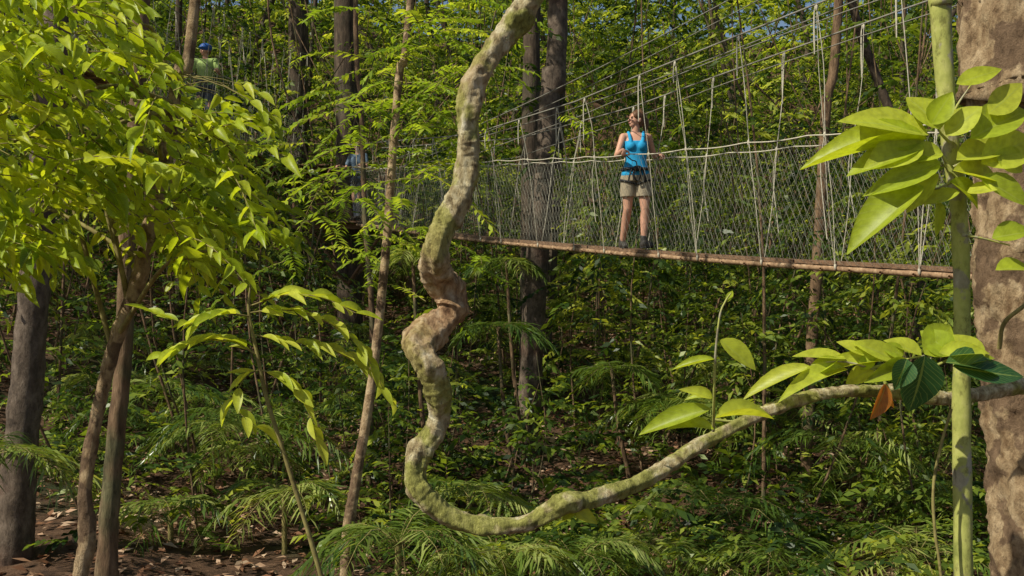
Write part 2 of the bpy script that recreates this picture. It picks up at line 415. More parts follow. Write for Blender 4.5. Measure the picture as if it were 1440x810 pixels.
# ---------------------------------------------------------------- trunks
def trunk(pts, d, k=14, n=60, amp=.12, freq=6, top=None, base=True):
    P = []
    for q in pts:
        dd = q[3] if len(q) > 3 else d
        P.append([*S(q[0], q[1], dd), q[2]/1440*dd/2])
    if base:
        p = P[0]; g = float(gh(p[0], p[1]))
        if p[2] > g: P.insert(0, [p[0]-.02, p[1], g-.2, p[3]*1.2])
    if top:
        p = P[-1]; P.append([p[0]+top[0], p[1]+top[1], top[2], p[3]*.6])
    A = cr(P, n)
    tb = Tubes(); tb.add(A[:, :3], np.maximum(A[:, 3], .004), k, amp, freq); return tb, A
def simple_tree(name, *a, mat=None, **kw):
    tb, A = trunk(*a, **kw); r = empty(name); tb.build('trunk', mat, r); return r, A

r_big, _ = simple_tree('rainforest_tree', [(1500, 1100, 185), (1488, 810, 170), (1478, 600, 166), (1462, 400, 166), (1452, 200, 152), (1442, 0, 172), (1440, -200, 160)], 4.3, mat=M_bark_tan, k=72, n=260, amp=.14, freq=12, top=(0, .3, 16))
r_sap, A_sap = simple_tree('green_barked_sapling', [(1356, 1000, 28), (1355, 810, 26), (1352, 600, 25), (1353, 450, 23), (1348, 300, 24), (1336, 200, 24), (1328, 100, 25), (1322, 0, 30), (1318, -150, 26)], 3.6, mat=M_bark_green, k=20, n=140, amp=.12, freq=14, top=(-.1, .2, 8))
r_mid, _ = simple_tree('tall_grey_tree', [(733, 695, 40), (742, 600, 34), (748, 500, 33), (753, 400, 33), (760, 300, 32), (768, 200, 30), (776, 100, 29), (785, 0, 28)], 15.6, mat=M_bark_grey, k=18, n=90, amp=.08, top=(.3, 0, 22))
r_m2, _ = simple_tree('tall_grey_tree', [(742, 560, 26), (744, 400, 26), (746, 200, 25), (748, 0, 24)], 19, mat=M_bark_dark, k=14, n=60, top=(.1, 0, 22))
r_la, A_la = simple_tree('leafy_understory_tree', [(112, 960, 20), (112, 830, 20), (124, 750, 24), (120, 680, 19), (142, 560, 18), (166, 470, 20), (190, 410, 22), (215, 300, 20), (238, 190, 18), (252, 100, 16), (275, -10, 14)], 5, mat=M_bark_tan, k=20, n=140, amp=.25, freq=16, top=(.2, .2, 8))
r_lb, _ = simple_tree('brown_trunk_tree', [(150, 810, 30), (160, 650, 25), (174, 500, 24), (178, 350, 22), (190, 200, 22), (200, 0, 22)], 6.6, mat=M_bark_brown, k=18, n=110, amp=.15, freq=9, top=(.4, .2, 15))
r_lc, _ = simple_tree('palm_tree', [(18, 790, 54), (30, 620, 46), (45, 450, 42), (60, 250, 40), (80, 0, 38)], 10, mat=M_bark_grey, k=16, n=120, top=(.3, 0, 15))
r_ld, A_ld = simple_tree('slender_tree', [(488, 765, 17), (500, 680, 15), (515, 590, 14), (530, 480, 13), (543, 350, 13), (552, 220, 12), (562, 100, 11), (578, -10, 10)], 9, mat=M_bark_tan, k=12, n=80, top=(.4, .2, 11))
simple_tree('slender_tree', [(1128, 830, 18), (1134, 640, 17), (1142, 480, 17), (1152, 330, 16), (1162, 150, 14), (1180, -10, 13)], 13, mat=M_bark_brown, k=12, n=70, top=(.4, .2, 15))
simple_tree('slender_tree', [(520, 640, 9), (523, 450, 8), (513, 300, 8), (508, 150, 7), (500, 0, 7)], 14, mat=M_bark_brown, k=8, n=50, top=(0, 0, 14))
simple_tree('rainforest_tree', [(494, 640, 40), (492, 450, 36), (490, 300, 34), (488, 150, 32), (486, 0, 32)], 22.2, mat=M_bark_dark, k=16, n=60, top=(0, 0, 22))
simple_tree('rainforest_tree', [(412, 500, 30), (414, 300, 30), (418, 150, 28), (420, 0, 28)], 28.6, mat=M_bark_dark, k=14, n=60, top=(0, 0, 22))
tb = Tubes(); A = np.array([[6.4, 2.6, -.2, .4], [6.35, 2.6, 4, .33], [6.4, 2.7, 16, .2]]); A = cr(A, 60); tb.add(A[:, :3], A[:, 3], 24, .08, 6)
r = empty('rainforest_tree'); tb.build('trunk', M_bark_brown, r)
tb = Tubes(); A = np.array([[-5.6, 7.3, -.2, .25], [-5.75, 7.4, 6, .2], [-5.7, 7.4, 16, .12]]); A = cr(A, 60); tb.add(A[:, :3], A[:, 3], 18, .08, 6)
r = empty('rainforest_tree'); tb.build('trunk', M_bark_brown, r)

tb = Tubes(); P = cr([S(1338, 575, 3.5), S(1325, 620, 3.5), S(1313, 680, 3.5), S(1314, 740, 3.5), S(1322, 800, 3.5), S(1330, 900, 3.5), S(1335, 1500, 3.5)], 60)
tb.add(P, .0055, 8, .2, 30)
P = cr([S(1405, 490, 3.9), S(1412, 455, 3.85), S(1440, 430, 3.8), S(1500, 380, 3.8)], 30); tb.add(P, .008, 8, .2, 30)
tb.build('hanging_vine', M_twig)

# ---------------------------------------------------------------- liana
LP = [(800, -180, 34), (768, -70, 34), (745, 0, 36), (717, 42, 33), (688, 82, 33), (667, 118, 36), (660, 160, 31), (659, 200, 31), (656, 240, 33), (644, 280, 34), (624, 320, 35), (611, 355, 38), (616, 388, 40), (632, 412, 42),
      (633, 440, 46), (606, 462, 48), (590, 490, 44), (604, 515, 38), (616, 545, 33), (619, 580, 31), (608, 612, 31), (590, 640, 31), (584, 668, 32), (598, 700, 32), (635, 728, 27), (685, 740, 24), (740, 736, 24), (775, 718, 27), (800, 706, 30), (835, 701, 24),
      (885, 684, 22), (935, 658, 21), (985, 625, 20), (1045, 594, 17), (1110, 566, 17), (1180, 551, 17), (1250, 551, 18), (1320, 560, 19), (1370, 556, 20), (1420, 545, 24), (1480, 540, 26)]
pp = []
for kx, (a, b, w) in enumerate(LP):
    d = 3.0+(.0 if a < 800 else (a-800)/640*.85)+.07*math.sin(b/30.) * (1 if 330 < b < 560 and a < 700 else .2)
    pp.append([*S(a, b, d), w/1440*d/2])
NL = 900
A = cr(pp, NL)
u = np.linspace(0, 1, NL)
lump = 1+.12*np.maximum(0, np.sin(u*90+2*np.sin(u*23)))**6+.02*np.sin(u*160+3*np.sin(u*31))
knotw = np.exp(-((u-.345)/.065)**2)
def lianafn(s, th):
    tw = s[:, None]*26
    kn = np.exp(-((s-.345)/.06)**2)[:, None]
    ring = .035*np.maximum(0, np.sin(s[:, None]*620+1.5*np.sin(th[None])))**3
    return 1+(.05+.19*kn)*np.sin(2*th[None]+tw*3)+.06*np.sin(5*th[None]-tw)+.03*np.sin(3*th[None]+tw*5)+ring
tb = Tubes(); tb.add(A[:, :3], A[:, 3]*lump*.99, 40, .21, 26, fn=lianafn)
tb.R = np.repeat(np.clip(knotw*1.0+.35*np.exp(-((u-.12)/.02)**2), 0, .9), 40)
r_li = empty('liana'); tb.build('stem', M_liana, r_li)

# ---------------------------------------------------------------- broad leaves near the viewpoint
def put(lv, d, lst, wf=1.5, face=.85):
    for q in lst:
        (a, b), (c, e), w = q[:3]; tilt = q[3] if len(q) > 3 else rng.uniform(-.4, .4)
        dep = q[4] if len(q) > 4 else rng.uniform(-.06, .06)
        P = S(a, b, d); Q = S(c, e, d+dep); D = Q-P
        v = norm(np.cross(D, np.array([0, 1., 0])))
        Nn = np.array([0, -1., 0])*(face*rng.uniform(.7, 1.2))+UP*.6+v*tilt
        lv.add([P], [D], [Nn], np.linalg.norm(D)*1.04, w/1440*d*wf, [rng.random()*.7+.3])

big = Leaves()
put(big, 3.45, [((1306, 190), (1188, 153), 46), ((1304, 196), (1136, 216), 28), ((1300, 205), (1196, 238), 38), ((1296, 200), (1225, 232), 40), ((1322, 228), (1228, 272), 28), ((1320, 245), (1270, 292), 32), ((1298, 262), (1202, 342), 42),
                ((1318, 282), (1321, 332), 20), ((1322, 182), (1284, 132), 42), ((1325, 215), (1275, 222), 26), ((1340, 240), (1422, 258), 32), ((1345, 225), (1430, 205), 38), ((1365, 195), (1450, 150), 42), ((1380, 230), (1455, 190), 44),
                ((1345, 118), (1408, 96), 22), ((1350, 270), (1290, 285), 26), ((1390, 160), (1440, 120), 30), ((1395, 335), (1450, 325), 26), ((1400, 380), (1450, 370), 20), ((1330, 190), (1380, 150), 32), ((1335, 255), (1385, 290), 26), ((1378, 250), (1448, 285), 30),
                ((1310, 175), (1335, 130), 26), ((1400, 215), (1440, 240), 30), ((1360, 270), (1400, 262), 26), ((1300, 200), (1240, 190), 26)], wf=1.35)
big.build('leaves', M_leaf_big, T_HI, r_sap)
tb = Tubes()
for pl in ([(1338, 240), (1322, 215), (1300, 200), (1285, 200)], [(1340, 255), (1318, 265), (1298, 262)], [(1340, 235), (1365, 225), (1400, 225), (1440, 215)], [(1332, 180), (1345, 150), (1365, 120)], [(1345, 250), (1330, 235), (1322, 228)], [(1352, 330), (1380, 335), (1420, 345)], [(1335, 200), (1325, 190), (1318, 180)]):
    tb.add(cr([S(a, b, 3.5) for a, b in pl], 12), np.linspace(.006, .0025, 12), 6)
tb.build('twigs', M_bark_green, r_sap)

br = Leaves()
put(br, 3.35, [((1142, 516), (1044, 551), 22), ((1190, 505), (1118, 494), 24), ((1192, 520), (1096, 548), 26), ((1250, 508), (1124, 508), 20), ((1215, 500), (1180, 478), 20), ((1262, 508), (1205, 476), 24), ((1296, 500), (1248, 474), 26),
               ((1300, 498), (1340, 458), 42), ((1318, 503), (1388, 488), 22), ((1338, 500), (1300, 463), 34), ((1384, 505), (1344, 470), 26), ((1210, 520), (1230, 495), 18), ((1230, 515), (1190, 540), 22), ((1280, 512), (1225, 530), 24), ((1180, 505), (1130, 530), 18), ((1350, 515), (1400, 500), 22), ((1270, 500), (1240, 485), 18)], wf=1.2, face=.6)
put(br, 3.05, [((1004, 604), (940, 590), 16), ((1000, 575), (898, 597), 24), ((1002, 560), (962, 540), 14), ((1006, 588), (1086, 570), 22), ((1005, 505), (948, 518), 10), ((1012, 478), (1062, 518), 30), ((1003, 560), (965, 553), 12), ((1022, 425), (1030, 408), 8)], wf=1.2, face=.6)
put(br, 3.0, [((800, 712), (838, 738), 14), ((812, 712), (790, 728), 12)])
br.build('leaves', M_leaf_big, T_HI, r_li)
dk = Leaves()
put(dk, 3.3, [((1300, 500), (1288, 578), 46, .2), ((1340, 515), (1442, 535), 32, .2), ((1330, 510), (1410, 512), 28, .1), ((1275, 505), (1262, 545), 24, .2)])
dk.build('dark_green_leaves', M_leaf_dark, T_HI, r_li)  # leaves that are dark green themselves
dr = Leaves(); put(dr, 3.28, [((1245, 540), (1234, 590), 20, .7), ((1247, 545), (1250, 572), 11, -.8)]); dr.build('dry_leaf', M_leaf_dry, T_HI, r_li)
tb = Tubes()
tb.add(cr([S(1003, 606, 3.2), S(1004, 560, 3.1), S(1006, 500, 3.05), S(1012, 445, 3.05), S(1020, 424, 3.05), S(1028, 412, 3.05)], 30), np.linspace(.005, .0022, 30), 7, .15, 40)
for pl in ([(1250, 550), (1240, 530), (1225, 518), (1180, 508), (1140, 514)], [(1300, 558), (1305, 520), (1310, 500)], [(1305, 520), (1340, 505), (1385, 505)], [(1225, 518), (1262, 508), (1300, 500)], [(1003, 590), (1020, 592), (1030, 592)]):
    tb.add(cr([S(a, b, 3.35) for a, b in pl], 14), np.linspace(.006, .0025, 14), 6)
tb.build('twigs', M_bark_green, r_li)

r_h = empty('arching_sapling'); tb = Tubes(); lv = Leaves(); DH = 3.85
st = cr([[*S(a, b, DH), r] for a, b, r in ((470, 880, .010), (450, 805, .0095), (425, 720, .009), (400, 640, .0085), (375, 560, .008), (362, 500, .0075), (350, 440, .006), (352, 400, .003))], 60)
tb.add(st[:, :3], st[:, 3], 8, .15, 30)
tb.add(np.array([S(470, 880, DH), [S(480, 880, DH)[0], DH, 0]]), .010, 8)
for pl, m in (([(350, 440), (385, 436), (430, 440), (480, 465), (515, 500), (545, 560)], 22), ([(352, 430), (400, 415), (450, 418), (500, 440)], 14), ([(352, 445), (310, 440), (270, 455), (215, 440)], 14), ([(362, 500), (325, 480), (280, 480), (235, 500)], 15),
              ([(366, 520), (395, 530), (425, 560), (445, 615)], 13), ([(366, 520), (345, 530), (330, 570), (360, 600)], 8), ([(355, 470), (400, 480), (460, 490), (520, 520)], 15)):
    dz = rng.uniform(-.35, .25)
    q = cr([S(a, b, DH+dz*kk/5) for kk, (a, b) in enumerate(pl)], 20); tb.add(q, np.linspace(.0035, .0013, 20), 5)
    s = np.linspace(2, 19, m).astype(int); T = norm(np.gradient(q, axis=0))[s]
    side = norm(np.cross(T, UP)); sg = np.where(np.arange(m) % 2 == 0, 1., -1.)[:, None]
    D = T*.9+side*sg*.6+rng.normal(0, .12, (m, 3))-UP*.05
    L = rng.uniform(.085, .125, m); lv.add(q[s], D, UP+rng.normal(0, .3, (m, 3))-np.array([0, .45, 0]), L, L*.36, rng.uniform(.3, 1, m))
lv.build('leaves', M_leaf_big, T_HI, r_h); tb.build('stem_and_twigs', M_twig, r_h)

# leafy tree on the left
poly = np.array([(-200, -70), (90, -50), (170, 60), (290, 115), (330, 190), (370, 250), (345, 290), (340, 350), (300, 385), (200, 370), (120, 280), (60, 370), (-200, 430)], float)
def inside(p):
    x, y = p; c = False; n = len(poly)
    for i in range(n):
        x1, y1 = poly[i]; x2, y2 = poly[(i+1) % n]
        if (y1 > y) != (y2 > y) and x < (x2-x1)*(y-y1)/(y2-y1)+x1: c = not c
    return c
O = []
while len(O) < 420:
    p = (rng.uniform(-260, 380), rng.uniform(-120, 470))
    if inside(p): O.append(S(p[0]-20, p[1]-15, rng.uniform(3.8, 5.5)))
O = np.array(O); n = len(O)
lv = Leaves(); tb = Tubes()
sprays(O, rng.normal(-.1, .8, n), rng.normal(.0, .28, n), rng.uniform(.2, .48, n), 9, .105, ratio=.42, droop=.35, ang=60, njit=.5, leaves=lv, tubes=tb)
for a, b in ((60, 60), (150, 100), (280, 150), (340, 250), (320, 350), (120, 220), (20, 200), (30, 330), (250, 340), (-60, 120), (-80, 300), (180, 40), (0, 20)):
    k = int(rng.integers(65, 115)); s0 = A_la[k, :3]; e = S(a, b, rng.uniform(3.9, 5.3)); m = (s0+e)/2+UP*.15
    tb.add(cr([s0, m, e], 16), np.linspace(.014, .004, 16), 6, .1, 20)
lv.build('leaves', M_leaf_left, T_MID, r_la, gaps=True); tb.build('boughs', M_twig, r_la)

# feathery foliage on slender tree
lv = Leaves(); tb = Tubes()
n = 120; idx = rng.integers(42, 79, n)
O = A_ld[idx, :3]+rng.normal(0, 1, (n, 3))*np.array([.45, .6, .25]); az = rng.uniform(0, 6.28, n)
sprays(O, az, rng.normal(.1, .3, n), rng.uniform(.5, .95, n), 34, .10, ratio=.32, droop=.35, ang=80, njit=.25, pairs=True, leaves=lv, tubes=tb)
lv.build('feathery_leaves', M_pinnate, T_LO, r_ld, gaps=True); tb.build('leaf_stalks', M_twig, r_ld)

# ---------------------------------------------------------------- palms
def palm(lv, tb, x, y, z, n, L, leaf=.28, up=.9):
    az = rng.uniform(0, 6.28)+np.arange(n)*2.4; pt = rng.uniform(.35, up, n)
    O = np.tile(np.array([x, y, z]), (n, 1))
    sprays(O, az, pt, L*rng.uniform(.75, 1.1, n), 60, leaf, ratio=.085, droop=.75, ang=72, njit=.15, pairs=True, shape=lambda s: .35+.75*np.sin(np.pi*np.clip(s*.93, 0, 1))**.7, leaves=lv, tubes=tb)
def zat(b, d): return H+(405-b)/1440*d
for (a, b, d, L, n) in ((560, 765, 8.6, 1.2, 13), (810, 790, 9.3, 1.15, 12), (930, 780, 10.2, 1.25, 12), (300, 600, 14, 1.2, 9), (-10, 640, 9, 1.2, 10), (1010, 720, 11, 1.3, 11), (1290, 780, 10, 1.25, 11), (660, 700, 11, 1.1, 10), (1200, 680, 13, 1.4, 11), (400, 700, 11, 1.0, 10), (240, 720, 11, .9, 9), (700, 790, 8.8, 1.1, 12), (1090, 790, 9.6, 1.2, 11)):
    lv = Leaves(); tb = Tubes(); x = (a-720)/1440*d; g = float(gh(x, d)); r = empty('understory_palm')
    z = zat(b, d); tb.add(np.array([[x, d, g-.1], [x, d, z]]), .03, 6) if z > g else None
    palm(lv, tb, x, d, max(z, g+.1), n, L); lv.build('fronds', M_palm, T_LO, r); tb.build('stalks', M_twig, r)
for (a, b, d, L, n) in ((700, 462, 14, .85, 9), (712, 368, 15, .7, 8), (580, 358, 13, .6, 8), (300, 560, 15, .9, 8), (860, 520, 14, .9, 8)):
    lv = Leaves(); tb = Tubes(); x = (a-720)/1440*d; g = float(gh(x, d)); r = empty('palm_tree'); z = zat(b, d)
    q = cr([[x+.3, d+.1, g-.1], [x+.1, d, (g+z)/2], [x, d, z]], 14); tb.add(q, np.linspace(.035, .02, 14), 8, .1, 8)
    GAPS.append((np.array([x, d, z]), .6))
    palm(lv, tb, x, d, z, n, L, leaf=.28, up=.6); lv.build('fronds', M_palm, T_LO, r); tb.build('trunk', M_bark_brown, r)
lv = Leaves(); tb = Tubes()
for k in range(100):
    d = rng.uniform(11.5, 30); x = rng.uniform(-.62, .62)*d; g = float(gh(x, d))
    palm(lv, tb, x, d, g+rng.uniform(.1, 1.4), 9, rng.uniform(.8, 1.6))
lv.build('understory_palms', M_palm, T_LO)

# ---------------------------------------------------------------- forest
def bridge_d(u): return 7.763/max(u+.5154, .2)
def blocked(x, y):
    t = (y-8)/13; xx = 3.64-6.7*t
    if -.5 < t < 1.1 and abs(x-xx) < 1.1: return True
    if 7 < y < 30 and abs(x+5.75) < .9: return True
    return False
fol = Leaves(); stems = Tubes()
def sapling(x, y, h, nsp, leafL, zmin=.25, spread=1.):
    g = float(gh(x, y)); lean = rng.normal(0, .14*h, 2)
    P = cr([[x, y, g-.1], [x+lean[0]*.3+rng.normal(0, .07*h), y+lean[1]*.5, g+h*.5], [x+lean[0], y+lean[1], g+h]], 8)
    r0 = .006+.003*h
    if rng.random() < .75: stems.add(P, np.linspace(r0, r0*.25, 8), 5)
    s = rng.uniform(zmin, 1, nsp); i = s*7; i0 = np.minimum(i.astype(int), 6)
    O = P[i0]+(P[i0+1]-P[i0])*(i-i0)[:, None]; az = rng.uniform(0, 6.28, nsp)
    out = rng.uniform(0, .14*h, nsp)*(1.2-s)*spread; O = O+np.stack([np.cos(az)*out, np.sin(az)*out, np.zeros(nsp)], -1)
    sprays(O, az, rng.normal(.15, .35, nsp), rng.uniform(.35, .95, nsp), 13, leafL, ratio=rng.uniform(.28, .5), droop=rng.uniform(.1, .6), njit=.5, leaves=fol, rr=np.clip(rng.normal(rng.uniform(.1, .9), .2, nsp), 0, 1))
cnt = 0
while cnt < 310:
    d = rng.uniform(11, 24); x = rng.uniform(-.68, .68)*d
    if blocked(x, d): continue
    u = x/d; g = float(gh(x, d)); h = rng.uniform(1.5, 7.5)
    if u > -.16 and d < bridge_d(u)+1.0: h = min(h, rng.uniform(1.6, 2.75)-g)
    if h < .5: continue
    if u < -.18 and d < 19 and rng.random() < .45: continue
    sapling(x, d, h, int(8+h*5), rng.uniform(.07, .17)); cnt += 1
cnt = 0
while cnt < 320:
    d = rng.uniform(24, 38); x = rng.uniform(-.66, .66)*d
    if blocked(x, d): continue
    sapling(x, d, rng.uniform(3, 11), int(rng.uniform(30, 60)), rng.uniform(.12, .20)); cnt += 1
n = 3900; y = rng.uniform(10, 30, n); x = rng.uniform(-.62, .62, n)*y
keep = ~((x/y < -.18) & (y < 19) & (rng.random(n) < .62)); x, y = x[keep], y[keep]; n = len(x)
sprays(np.stack([x, y, gh(x, y)+rng.uniform(.05, .9, n)], -1), rng.uniform(0, 6.28, n), rng.normal(.35, .4, n), rng.uniform(.3, .8, n), 12, rng.uniform(.07, .2, n), ratio=.42, leaves=fol)
n = 500; y = rng.uniform(8.5, 12, n); x = rng.uniform(-1.5, 7, n)
sprays(np.stack([x, y, gh(x, y)+rng.uniform(.05, .5, n)], -1), rng.uniform(0, 6.28, n), rng.normal(.35, .4, n), rng.uniform(.3, .7, n), 12, rng.uniform(.07, .16, n), ratio=.42, leaves=fol)
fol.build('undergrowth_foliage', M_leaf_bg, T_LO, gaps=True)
fol = Leaves()
nc = 560; cy = rng.uniform(25, 50, nc); cx = rng.uniform(-.62, .62, nc)*cy; cz = gh(cx, cy)+1+rng.uniform(0, 1, nc)**1.3*13
idx = rng.integers(0, nc, 9600); n = len(idx)
O = np.stack([cx, cy, cz], -1)[idx]+rng.normal(0, 1, (n, 3))*np.array([1.2, 1.0, .8])
rrc = rng.random(nc)[idx]
ok = ~((np.abs(O[:, 0]+5.75) < 1) & (O[:, 1] < 30)); O = O[ok]; rrc = rrc[ok]; n = len(O)
sprays(O, rng.uniform(0, 6.28, n), rng.normal(.1, .4, n), rng.uniform(.5, 1.3, n), 14, rng.uniform(.13, .27, n), ratio=.42, leaves=fol, rr=np.clip(rrc+rng.normal(0, .15, n), 0, 1))
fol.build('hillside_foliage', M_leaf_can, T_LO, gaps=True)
fol = Leaves()
n = 2600; y = rng.uniform(48, 62, n); x = rng.uniform(-.62, .62, n)*y
sprays(np.stack([x, y, gh(x, y)+rng.uniform(0, 7, n)], -1), rng.uniform(0, 6.28, n), rng.normal(.1, .4, n), rng.uniform(1.2, 2.2, n), 14, .5, ratio=.45, leaves=fol)
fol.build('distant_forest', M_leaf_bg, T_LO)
fol = Leaves(); big_t = Tubes()
cnt = 0
while cnt < 66:
    d = rng.uniform(15, 46) if rng.random() < .6 else rng.uniform(28, 46); x = rng.uniform(-.8, .8)*d
    if blocked(x, d): continue
    u = x/d
    if -.17 < u and d < bridge_d(u)+1.5: continue
    if -.06 < u < .16 and rng.random() < .5: continue
    if u < -.1 and d < 22 and rng.random() < .5: continue
    g = float(gh(x, d)); h = rng.uniform(12, 24); r0 = rng.uniform(.03, .12)*(1 if rng.random() < .85 else 1.6)
    P = cr([[x, d, g-.2, r0*1.3], [x+rng.normal(0, .4), d, g+h*.3, r0], [x+rng.normal(0, 1.1), d, g+h*.65, r0*.8], [x+rng.normal(0, 1.6), d, g+h, r0*.4]], 26)
    big_t.add(P[:, :3], P[:, 3], 9, .08, 5)
    m = 36
    c = P[-1, :3]-UP*1.0; R = rng.normal(0, 1, (m, 3)); R = norm(R)*rng.uniform(.4, 1, (m, 1))*np.array([2.4, 2.4, 1.8])
    for kk in range(5): big_t.add(cr([P[-6, :3], (P[-6, :3]+c+R[kk])/2+UP*.2, c+R[kk]], 6), np.linspace(r0*.4, r0*.1, 6), 5)
    sprays(c+R, np.arctan2(R[:, 1], R[:, 0]), rng.normal(.2, .4, m), rng.uniform(.6, 1.3, m), 15, .22, ratio=.42, leaves=fol)
    cnt += 1
nc = 46; C0 = np.stack([rng.uniform(-17, 4, nc), rng.uniform(11.2, 19, nc), rng.uniform(11, 14.5, nc)], -1)  # added crowns above the view, put in to cast dappled shade on the undergrowth
idx = rng.integers(0, nc, 1350); n = len(idx); O = C0[idx]+rng.normal(0, 1, (n, 3))*np.array([.8, .7, .4])
sprays(O, rng.uniform(0, 6.28, n), rng.normal(.1, .3, n), rng.uniform(.6, 1.1, n), 14, .24, ratio=.45, leaves=fol)
for c in C0: big_t.add(cr([[c[0]+rng.normal(0, 2), c[1]+rng.uniform(2, 5), c[2]+2], [c[0], c[1]+1, c[2]+.6], c], 8), np.linspace(.06, .015, 8), 6)  # boughs carrying the added shade crowns
fol.build('forest_and_shade_canopy', M_leaf_can, T_LO, gaps=True)  # tree crowns plus the added shade crowns
big_t.build('forest_tree_trunks', M_bark_dark)
stems.build('undergrowth_stems', M_bark_brown)
tb = Tubes()
for k in range(50):
    d = rng.uniform(15, 32); x = rng.uniform(-.5, .5)*d
    if blocked(x, d) : continue
    z1 = float(gh(x, d)); w = rng.normal(0, .9, 2)
    tb.add(cr([[x, d, z1], [x+w[0], d, z1+4], [x+w[1], d+.3, z1+8], [x+w[0]*.3, d, z1+15]], 24), rng.uniform(.008, .025), 5)
tb.build('background_lianas', M_bark_brown)

# ---------------------------------------------------------------- people
def blob(name, parts, voxel, mat, parent, M=None, smooth=4):
    bm = bmesh.new()
    for p in parts:
        if p[0] == 'c':
            _, a, r1, b, r2 = p; a = Vector(a); b = Vector(b)
            bmesh.ops.create_icosphere(bm, subdivisions=2, radius=r1, matrix=Matrix.Translation(a))
            bmesh.ops.create_icosphere(bm, subdivisions=2, radius=r2, matrix=Matrix.Translation(b))
            dv = b-a
            if dv.length > 1e-4:
                bmesh.ops.create_cone(bm, cap_ends=True, segments=14, radius1=r1, radius2=r2, depth=dv.length, matrix=Matrix.Translation((a+b)/2) @ dv.to_track_quat('Z', 'Y').to_matrix().to_4x4())
        elif p[0] == 'e':
            _, c, r = p[:3]; R = p[3] if len(p) > 3 else Matrix.Identity(4)
            bmesh.ops.create_icosphere(bm, subdivisions=3, radius=1, matrix=Matrix.Translation(Vector(c)) @ R @ Matrix.Diagonal((*r, 1)))
        elif p[0] == 'l':
            rings = p[1]; k = 24; prev = None
            for (cx, cy, z, rx, ry) in rings:
                cur = [bm.verts.new((cx+rx*math.cos(t*2*math.pi/k), cy+ry*math.sin(t*2*math.pi/k), z)) for t in range(k)]
                if prev:
                    for t in range(k): bm.faces.new((prev[t], prev[(t+1) % k], cur[(t+1) % k], cur[t]))
                else: bm.faces.new(cur[::-1])
                prev = cur
            bm.faces.new(prev)
    me = bpy.data.meshes.new(name); bm.to_mesh(me); bm.free(); me.materials.append(mat)
    ob = link(bpy.data.objects.new(name, me), parent)
    m = ob.modifiers.new('r', 'REMESH'); m.mode = 'VOXEL'; m.voxel_size = voxel; m.use_smooth_shade = True
    if smooth:
        s = ob.modifiers.new('s', 'SMOOTH'); s.iterations = smooth; s.factor = .5
    return ob

def chain(pts, rad): return [('c', pts[i], rad[i], pts[i+1], rad[i+1]) for i in range(len(pts)-1)]

